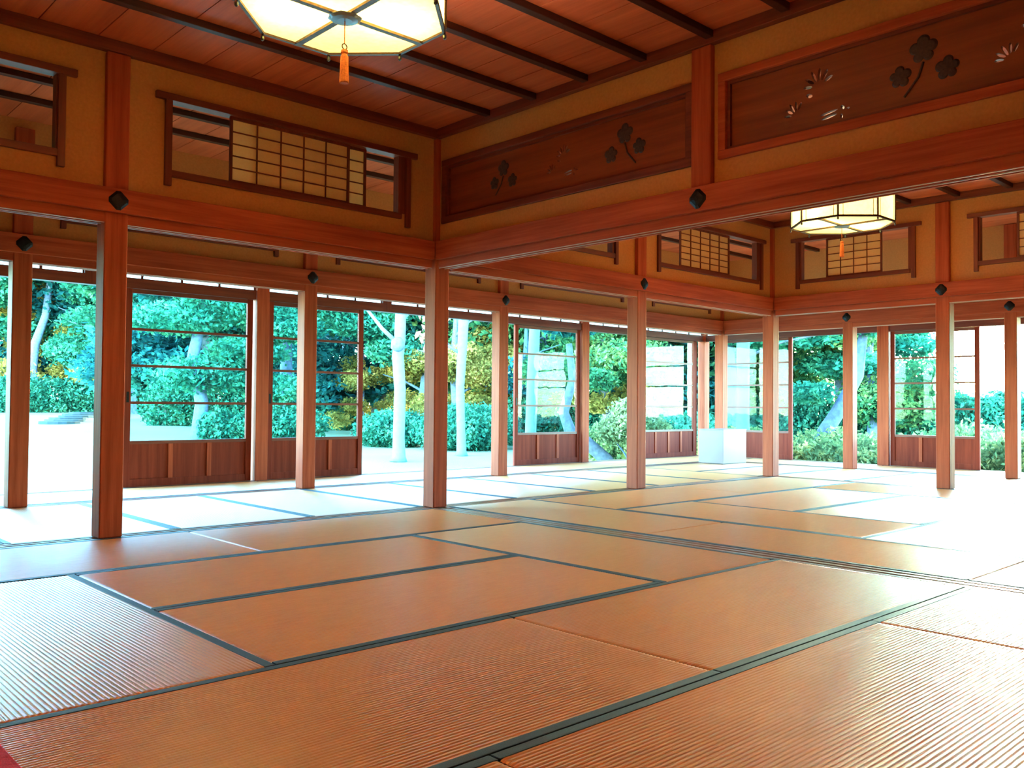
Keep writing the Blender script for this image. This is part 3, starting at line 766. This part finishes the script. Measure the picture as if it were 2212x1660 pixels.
def leaves_mesh(name, blobs, n_, size, mat, hollow=.55, flat=.0):
    """many small leaf blades filling ellipsoid blobs; blobs = (x,y,z,rx,ry,rz)"""
    B = np.array(blobs, float); vol = (B[:, 3]*B[:, 4]*B[:, 5])**(2/3); pick = rng.choice(len(B), n_, p=vol/vol.sum())
    d = rng.normal(size=(n_, 3)); d /= np.linalg.norm(d, axis=1)[:, None]
    r = hollow+(1-hollow)*rng.random(n_)**.6; r *= 1+.10*rng.normal(size=n_)
    c = B[pick, :3]+d*B[pick, 3:]*r[:, None]
    u = rng.normal(size=(n_, 3)); u[:, 2] *= (1-flat); u /= np.linalg.norm(u, axis=1)[:, None]
    w = np.cross(u, rng.normal(size=(n_, 3))); w /= np.linalg.norm(w, axis=1)[:, None]
    s = size*(.6+.8*rng.random(n_))[:, None]; u *= s; w *= s*.55
    V = np.stack([c-u, c-w*.9, c+u, c+w*.9], 1).reshape(-1, 3)
    me = bpy.data.meshes.new(name); me.vertices.add(len(V)); me.vertices.foreach_set('co', V.astype(np.float32).ravel())
    me.loops.add(4*n_); me.loops.foreach_set('vertex_index', np.arange(4*n_, dtype=np.int32))
    me.polygons.add(n_); me.polygons.foreach_set('loop_start', np.arange(0, 4*n_, 4, dtype=np.int32)); me.update(calc_edges=True)
    me.materials.append(mat); return me
def add_leaves(root, blobs, n_, size, mat, hollow=.55, flat=0, name='foliage', kind=None):
    me = leaves_mesh(name, blobs, n_, size, mat, hollow, flat)
    o = bpy.data.objects.new(name, me); COL.objects.link(o)
    if root is not None: o.parent = root
    return o
def trunk(root, pts, rad, mat, name='trunk', N=12):
    mb = MB(); mb.tube(pts, rad, N); w = root['_w']
    mb.v = [(x+w[0], y+w[1], z+w[2]) for x, y, z in mb.v]
    return mb.build(name, mat, root, smooth=True)
def rnd(a, b_): return a+(b_-a)*rng.random()
def blobcloud(n_, rx, ry, z0, z1, r0, r1, flatten=.7, taper=.3):
    o = []
    for i in range(n_):
        z = rnd(z0, z1); k = 1-taper*(z-z0)/max(.01, z1-z0); a = rnd(0, 2*PI); q = math.sqrt(rng.random())*k; r = rnd(r0, r1)
        o.append((rx*q*math.cos(a), ry*q*math.sin(a), z, r, r, r*flatten))
    return o
def tree(name, x, y, label, cat='tree', group=None):
    r = empty(name, (x, y, gz(x, y))); return tag(r, label, cat, group)

# pale straight trunks
t = tree('crape_myrtle_tree', 6.63, 10.59, 'pale smooth trunk with a burl, in the open bay left of the central pillar')
tr_ = trunk(t, [(0, 0, 0), (.01, 0, .12), (0, 0, .5), (.02, 0, 1.5), (-.03, .02, 2.2), (.0, 0, 2.5), (.02, 0, 3.2), (.05, 0, 4.6)], [.19, .14, .125, .12, .125, .12, .115, .09], bark_pale)
trunk(t, [(-.04, -.03, 2.28), (-.09, -.06, 2.36), (-.08, -.05, 2.48), (-.02, -.02, 2.58)], [.05, .15, .14, .05], bark_blue, 'burl')
trunk(t, [(-.05, 0, 2.45), (-.30, .2, 2.75), (-.55, .4, 3.15), (-.7, .5, 3.6)], [.05, .04, .03, .02], bark_pale, 'branch', 8)
trunk(t, [(.05, 0, 2.9), (.25, -.2, 3.3), (.5, -.4, 3.8)], [.04, .03, .02], bark_pale, 'branch', 8)
add_leaves(t, [(.45, -.4, 2.55, .28, .28, .30), (.55, -.45, 3.1, .4, .4, .3), (-.15, 0, 3.35, .4, .4, .2), (.2, -.1, 3.7, .7, .7, .3)], 420, .085, lf_pink, .1)
t = tree('crape_myrtle_tree', 8.87, 11.25, 'second pale straight trunk, seen just right of the central pillar')
trunk(t, [(0, 0, 0), (0, 0, .12), (-.02, 0, .6), (-.06, 0, 1.6), (0, 0, 2.6), (.05, 0, 3.6), (.1, 0, 5)], [.16, .115, .10, .10, .115, .13, .1], bark_pale)
trunk(t, [(-.05, 0, 2.35), (-.3, .2, 2.55), (-.6, .4, 3.0), (-.7, .5, 3.6)], [.04, .03, .025, .02], bark_pale, 'branch', 8)
add_leaves(t, [(1.0, -.8, 3.55, .35, .35, .2), (0, 0, 4.6, .8, .8, .5)], 400, .09, lf_gold, .1)
t = tree('crape_myrtle_tree', 6.35, 6.35, 'pale trunk seen through the third glass door')
trunk(t, [(-.05, 0, 0), (-.03, 0, .15), (-.04, .0, .8), (.0, .0, 1.8), (.06, 0, 3), (.1, 0, 4.5)], [.15, .11, .095, .095, .09, .08], bark_pale)
t = tree('plane_tree', 9.65, 4.34, 'cyan-lit straight trunk seen through the glass right of the white box')
trunk(t, [(0, 0, 0), (0, 0, .15), (0, 0, 1), (0, 0, 2), (0, 0, 3.4), (.1, 0, 5)], [.17, .125, .115, .115, .12, .1], bark_pale)
trunk(t, [(0, 0, 2.1), (.4, -.6, 2.4), (1.1, -1.3, 2.6)], [.03, .02, .012], bark_dark, 'branch', 6)

# pines and broadleaf trees with shape of their own
def pine(x, y, label, tp, tr, blobs, n_, mat, size=.10, bark=bark_blue, group=None, extra=None):
    t = tree('pine_tree', x, y, label, group=group)
    trunk(t, tp, tr, bark)
    add_leaves(t, blobs, n_, size, mat, .45, .2)
    if extra: add_leaves(t, extra[0], extra[1], extra[2], extra[3], .3, 0, 'sunlit_foliage')
    return t
# leaning pine of the right garden
pine(10.95, 3.4, 'leaning pine with a blue-grey trunk seen right of the far corner pillar',
     [(-.2, .4, 0), (-.1, .2, .5), (.08, -.12, 1.1), (.28, -.42, 1.8), (.35, -.5, 2.6), (.2, -.3, 3.4)], [.17, .15, .13, .11, .08, .05],
     [(-.5, .95, 2.7, .6, .6, .22), (-.1, .2, 3.0, .9, .9, .3), (.35, -.6, 2.75, .7, .7, .26), (.7, -1.2, 2.3, .5, .5, .2), (.6, -1.1, 2.9, .8, .8, .25), (-.9, 1.2, 3.3, .8, .8, .3), (.1, 0, 3.6, 1.2, 1.2, .4), (-.35, .2, 1.5, .5, .5, .2)], 15000, lf_pine, .05)
pine(7.0, 36.1, 'distant pine with a slender curved trunk at the left edge of the lawn',
     [(0, 0, 0), (-.25, .05, .7), (-.65, .1, 1.7), (-.55, .1, 2.8), (-.2, 0, 4), (0, 0, 6), (.2, 0, 8)], [.27, .22, .2, .18, .15, .12, .08],
     [(-.4, 0, 6.3, 2.6, 2.2, .8), (1.7, -.5, 5.0, 1.5, 1.4, .6), (-2.2, .3, 4.9, 1.3, 1.2, .6), (.6, 0, 7.6, 2.4, 2, .7), (1.3, -.6, 2.6, 1.7, 1.6, .8), (2.4, -1.2, 1.7, 1.4, 1.3, .9), (-2.0, 0, 7.2, 1.5, 1.4, .6)], 34000, lf_pine, .095)
pine(5.4, 17.6, 'broad pine with teal layered puffs behind the first glass door',
     [(0, 0, 0), (.1, 0, 1), (-.15, 0, 2.2), (.1, 0, 3.4), (.3, 0, 5)], [.2, .17, .15, .12, .08],
     [(.3, 0, 1.75, 1.5, 1.3, .5), (1.1, -.5, 2.35, 1.1, 1.0, .4), (-.6, 0, 3.1, 1.4, 1.2, .4), (.9, 0, 3.5, 1.6, 1.4, .45), (-.2, 0, 4.3, 1.8, 1.5, .5), (1.8, -.8, 1.4, .9, .9, .4), (2.0, -.8, 3.0, 1.0, 1.0, .4), (.6, 0, 5.2, 1.8, 1.5, .5)], 30000, lf_pine, .065)
pine(8.3, 18.4, 'tall dark-trunked pine standing behind the second glass door',
     [(0, 0, 0), (.02, 0, 1.5), (0, 0, 3), (.1, 0, 6)], [.22, .18, .16, .1],
     [(-.3, 0, 3.6, 1.5, 1.4, .5), (.9, -.3, 4.1, 1.6, 1.5, .5), (2.0, -1, 3.3, 1.2, 1.1, .4), (1.6, -1, 4.8, 1.8, 1.5, .6), (-.5, 0, 4.9, 1.8, 1.5, .6), (3.0, -1.2, 2.6, 1.0, 1.0, .5), (2.9, -1.4, 3.9, 1.4, 1.2, .5), (0, 0, 5.8, 2, 2, .6)], 26000, lf_pine, .068)
pine(8.75, 6.6, 'old dark pine trunk leaning left at the open bay right of the third glass door',
     [(0, 0, 0), (-.12, .1, .22), (-.40, .36, .55), (-.62, .55, .75), (-.72, .62, 1.1), (-.60, .5, 1.7), (-.66, .55, 2.4)], [.15, .13, .12, .12, .10, .08, .06],
     [(-.62, .6, 2.9, .6, .6, .4), (-.5, .4, 3.2, .9, .9, .4)], 2600, lf_dark, .08, bark_dark)
t = tree('maple_tree', 12.4, 10.0, 'bright green maple filling the open bay right of the third glass door')
trunk(t, [(0, 0, 0), (.1, 0, 1.2), (-.2, 0, 2.2), (0, 0, 4)], [.13, .1, .08, .05], bark_dark)
add_leaves(t, blobcloud(14, 1.8, 1.5, 1.7, 3.6, .5, .9, .5), 24000, .06, lf_green)
add_leaves(t, [(0, 0, 1.25, .9, .8, .25), (.6, -.5, 1.5, .6, .6, .2), (-.7, .6, 1.35, .5, .5, .2)], 1500, .075, lf_gold, .2, 0, 'gold_foliage')
t = tree('azalea_shrub', 8.95, 6.25, 'dome-shaped sage green shrub with bare lower stems beside the leaning trunk', 'shrub')
for k_ in range(7):
    a = 2*PI*k_/7; trunk(t, [(0, 0, 0), (.18*math.cos(a), .18*math.sin(a), .3), (.38*math.cos(a), .38*math.sin(a), .55)], [.02, .015, .008], bark_blue, 'branch', 6)
add_leaves(t, [(0, 0, .85, .62, .62, .36), (-.3, .25, .75, .35, .35, .25), (.35, -.3, .7, .35, .35, .25), (0, 0, 1.15, .45, .45, .25)], 6500, .04, lf_sage, .5)

def bush(x, y, rx, ry, rz, label, mat, n_, size, group=None, cz=None):
    t = empty('clipped_bush', (x, y, gz(x, y))); tag(t, label, 'bush', group)
    mb = MB()
    for k_ in range(5):
        a = 2*PI*k_/5; mb.tube([(x, y, gz(x, y)-.1), (x+rx*.4*math.cos(a), y+ry*.4*math.sin(a), gz(x, y)+rz*1.1)], [.03, .01], 6)
    mb.build('stem', bark_dark, t)
    add_leaves(t, [(0, 0, rz*.9, rx, ry, rz), (rx*.3, 0, rz*.8, rx*.75, ry*.8, rz*.9), (-rx*.35, 0, rz*.85, rx*.7, ry*.8, rz*.85), (0, 0, rz*.4, rx*.9, ry*.9, rz*.5)], n_, size, mat, .75)
    return t
bush(9.43, 14.73, 1.0, .9, .50, 'round clipped bush behind the pale trunk, left of the central pillar', lf_bush, 9000, .05)
bush(10.5, 13.0, 1.35, 1.1, .62, 'large dark clipped bush right of the central pillar, behind the second trunk', lf_bush, 12000, .05)
bush(7.26, 16.67, 1.2, 1.0, .55, 'clipped bush seen through the second glass door', lf_bush, 9000, .055)
bush(5.9, 17.2, .6, .6, .45, 'small clipped bush at the foot of the first glass door view', lf_bush, 4000, .055)
bush(12.6, 8.0, 1.5, 1.4, .55, 'low dark bush behind the sage shrub', lf_bush, 9000, .055)
bush(10.1, 7.6, .8, .7, .5, 'low green bush behind the third glass door', lf_hedge, 5000, .05)
# hedge bushes on the right
hb = [(9.6, 3.0, .8, .8, .38, 'light green azalea bush below the leaning pine'), (10.4, 1.95, .9, .9, .40, 'azalea bush right of the leaning pine trunk'),
      (9.5, 1.9, .7, .7, .30, 'low azalea bush at the veranda edge between the right openings'), (11.0, 3.3, .9, .9, .45, 'azalea bush behind the leaning pine'),
      (9.9, .55, .8, .8, .40, 'yellow-green bush beyond the sunlit right glass door'), (9.7, -.25, .75, .75, .48, 'bright round azalea bush at the right edge of the view'),
      (11.8, .3, 1.0, 1.0, .45, 'hazy bush behind the bright azalea at the right edge'), (12.5, 1.6, 1.2, 1.0, .5, 'hazy bush behind the right glass door'),
      (10.0, 4.7, .8, .8, .45, 'bush behind the cyan trunk at the right glass')]
for x, y, a, b_, c_, lab in hb: bush(x, y, a, b_, c_, lab, lf_hedge, 6500, .045)

# stepping stones in the lawn
st = [(5.63, 28.76), (5.10, 27.45), (6.27, 30.24), (4.61, 26.35), (6.91, 31.71), (7.59, 33.18)]
for i, (x, y) in enumerate(st):
    pts = [(x+(.62+.06*math.sin(3*t+i))*math.cos(t), y+(.36+.05*math.cos(2*t+i))*math.sin(t)) for t in [2*PI*k_/14 for k_ in range(14)]]
    o = MB().prism(pts, gz(x, y)-.05, gz(x, y)+.09).build('stepping_stone', stone_m, bevel=.015)
    tag(o, 'flat grey stepping stone, %s on the far left lawn' % ['third nearest', 'second nearest', 'fourth nearest', 'nearest', 'fifth nearest', 'farthest'][i], 'stepping stone', 'stepping stones on the lawn')

# background woodland: individual trees along two belts
mesh_cache = {}
def bgtree(kind_, az, D, h, label, rot=0., scale=1.):
    a = R(az); x, y = CX+D*math.cos(a), CY+D*math.sin(a)
    if kind_ not in mesh_cache:
        if kind_ == 'evergreen': mesh_cache[kind_] = (leaves_mesh('foliage', blobcloud(34, 2.4, 2.4, 1.2, 9.5, .8, 1.4, .55, .55), 42000, .095, lf_dark, .4, .3), None)
        elif kind_ == 'pine': mesh_cache[kind_] = (leaves_mesh('foliage', blobcloud(26, 2.8, 2.8, 2.6, 8.5, .8, 1.4, .35, .45), 36000, .09, lf_pine, .4, .3), None)
        elif kind_ == 'broadleaf': mesh_cache[kind_] = (leaves_mesh('foliage', blobcloud(26, 2.6, 2.6, 1.8, 8.0, .8, 1.5, .6, .4), 34000, .09, lf_green, .4), None)
        elif kind_ == 'backlit_tint': mesh_cache[kind_] = (leaves_mesh('foliage', blobcloud(14, 1.6, 1.6, .9, 4.4, .6, 1.0, .6, .4), 13000, .08, lf_gold, .3), None)  # small trees whose gold leaf colour carries painted backlight
        mb = MB(); mb.tube([(0, 0, -.2), (.08, 0, 1.5), (-.1, .05, 3.5), (.05, 0, 6.5)], [.24, .19, .15, .08], 9)
        for k_ in range(5):
            t_ = 2*PI*k_/5+.4; z_ = 2.2+.7*k_; mb.tube([(0, 0, z_), (.8*math.cos(t_), .8*math.sin(t_), z_+.5), (1.7*math.cos(t_), 1.7*math.sin(t_), z_+.8)], [.07, .045, .02], 6)
        me = bpy.data.meshes.new('trunk'); me.from_pydata(mb.v, [], mb.f); me.materials.append(bark_blue if kind_ != 'evergreen' else bark_dark); mesh_cache[kind_] = (mesh_cache[kind_][0], me)
    t = empty({'evergreen': 'evergreen_tree', 'pine': 'pine_tree', 'broadleaf': 'broadleaf_tree', 'backlit_tint': 'backlit_tint_tree'}[kind_], (x, y, gz(x, y)))
    base = 9.5 if kind_ != 'backlit_tint' else 4.6
    s = h/base; t.scale = (s*scale, s*scale, s); t.rotation_euler.z = rot
    for nm, me in zip(('foliage', 'trunk'), mesh_cache[kind_]):
        o = bpy.data.objects.new(nm, me); COL.objects.link(o); o.parent = t
    return tag(t, label, 'tree', 'garden woodland behind the lawn')
BG = [
 # az, D, height, kind, label
 (78.5, 44, 11, 'pine', 'teal pine beyond the lawn at the left edge, left of the dark left pillar'),
 (75.5, 52, 11, 'backlit_tint', 'tall sunlit tree behind the slender curved pine'),
 (73.2, 46, 14, 'evergreen', 'blue-green tall tree right of the slender curved pine'),
 (76.6, 45, 6.5, 'backlit_tint', 'small golden shrub-like tree left of the slender curved pine'),
 (72.0, 42, 4.5, 'backlit_tint', 'golden backlit small tree behind the nearest left pillar'),
 (70.3, 40, 12, 'pine', 'teal pine seen at the left stile of the first glass door'),
 (68.2, 36, 13, 'evergreen', 'dark tall tree in the left part of the first glass door'),
 (66.0, 34, 12, 'evergreen', 'dark tall tree in the middle of the first glass door'),
 (63.8, 38, 13, 'pine', 'tall pine in the right part of the first glass door'),
 (67.2, 44, 5, 'backlit_tint', 'golden low tree behind the broad pine of the first glass door'),
 (61.8, 36, 12, 'evergreen', 'dark tree behind the second glass door'),
 (59.6, 34, 12, 'pine', 'pine behind the corridor pillar of the second glass door'),
 (57.4, 32, 12, 'pine', 'teal pine filling the right pane of the second glass door'),
 (55.4, 30, 11, 'evergreen', 'dark tree behind the pale burl trunk'),
 (53.4, 33, 12, 'pine', 'teal tree left of the central pillar at the back'),
 (51.4, 30, 11, 'broadleaf', 'backlit green tree behind the central pillar'),
 (52.6, 27, 3.0, 'backlit_tint', 'golden low tree above the round bush left of the central pillar'),
 (56.6, 28, 2.4, 'backlit_tint', 'golden low tree above the bushes left of the open bay with the burl trunk'),
 (50.6, 25, 2.8, 'backlit_tint', 'small golden tree hidden partly by the central pillar'),
 (46.0, 26, 2.6, 'backlit_tint', 'golden low tree left of the third glass door'),
 (49.6, 34, 12, 'evergreen', 'dark spreading tree right of the central pillar'),
 (48.4, 27, 3.4, 'backlit_tint', 'golden low tree above the large dark bush'),
 (47.6, 29, 11, 'pine', 'pine behind the slim scratched pillar'),
 (45.0, 27, 11, 'broadleaf', 'green tree behind the third glass door, left half'),
 (43.0, 30, 12, 'pine', 'teal tree behind the third glass door, right half'),
 (41.2, 26, 12, 'evergreen', 'dark blue tree at the top of the open bay right of the third glass door'),
 (39.3, 27, 11, 'evergreen', 'dark tree behind the far room pillar left of the white box'),
 (37.4, 24, 10, 'pine', 'teal tree in the left half of the fourth glass door'),
 (35.2, 26, 10.5, 'broadleaf', 'green tree in the right half of the fourth glass door'),
 (33.2, 23, 9.5, 'pine', 'tree behind the veranda corner and the cyan trunk'),
 (31.0, 26, 9, 'broadleaf', 'green tree behind the far corner pillar of the far room'),
 (28.6, 30, 2.2, 'broadleaf', 'low distant tree below the sky gap beside the leaning pine'),
 (26.6, 25, 7, 'pine', 'teal tree right of the leaning pine'),
 (24.8, 24, 6.0, 'broadleaf', 'pale hazy tree left of the sunlit right glass door'),
 (22.6, 28, 2.2, 'pine', 'hazy low tree behind the sunlit right glass door'),
 (20.2, 30, 1.9, 'broadleaf', 'hazy low tree under the sun glare'),
 (17.8, 30, 1.8, 'pine', 'hazy low tree at the right edge beyond the azaleas'),
 (12.5, 26, 4.0, 'broadleaf', 'tree outside the right edge of the view'),
]
for i, (az, D, h, kd, lab) in enumerate(BG): bgtree(kd, az, D, h, lab, rot=i*1.7, scale=1.12)
# a low hedge belt far behind closes the horizon
for i, az in enumerate(np.arange(14, 81, 4.6)):
    if 44 < az < 57 or 27 < az < 31: continue
    a = R(az); D = 41 if az > 69 else 31 if az > 56 else 25
    x, y = CX+D*math.cos(a), CY+D*math.sin(a)
    t = empty('hedge_bush', (x, y, gz(x, y)-.1)); t.rotation_euler.z = a+PI/2
    if 'hedge' not in mesh_cache: mesh_cache['hedge'] = leaves_mesh('foliage', [(k_*.8-2, 0, .75, .8, .6, .8) for k_ in range(6)], 14000, .07, lf_bush, .5)
    o = bpy.data.objects.new('foliage', mesh_cache['hedge']); COL.objects.link(o); o.parent = t
    tag(t, 'length of far hedge closing the garden, %s from the right' % (['first', 'second', 'third', 'fourth', 'fifth', 'sixth', 'seventh', 'eighth', 'ninth', 'tenth', 'eleventh', 'twelfth', 'thirteenth', 'fourteenth', 'fifteenth'][i]), 'hedge', 'far hedges')
for o in bpy.data.objects:
    if '_w' in o: del o['_w']
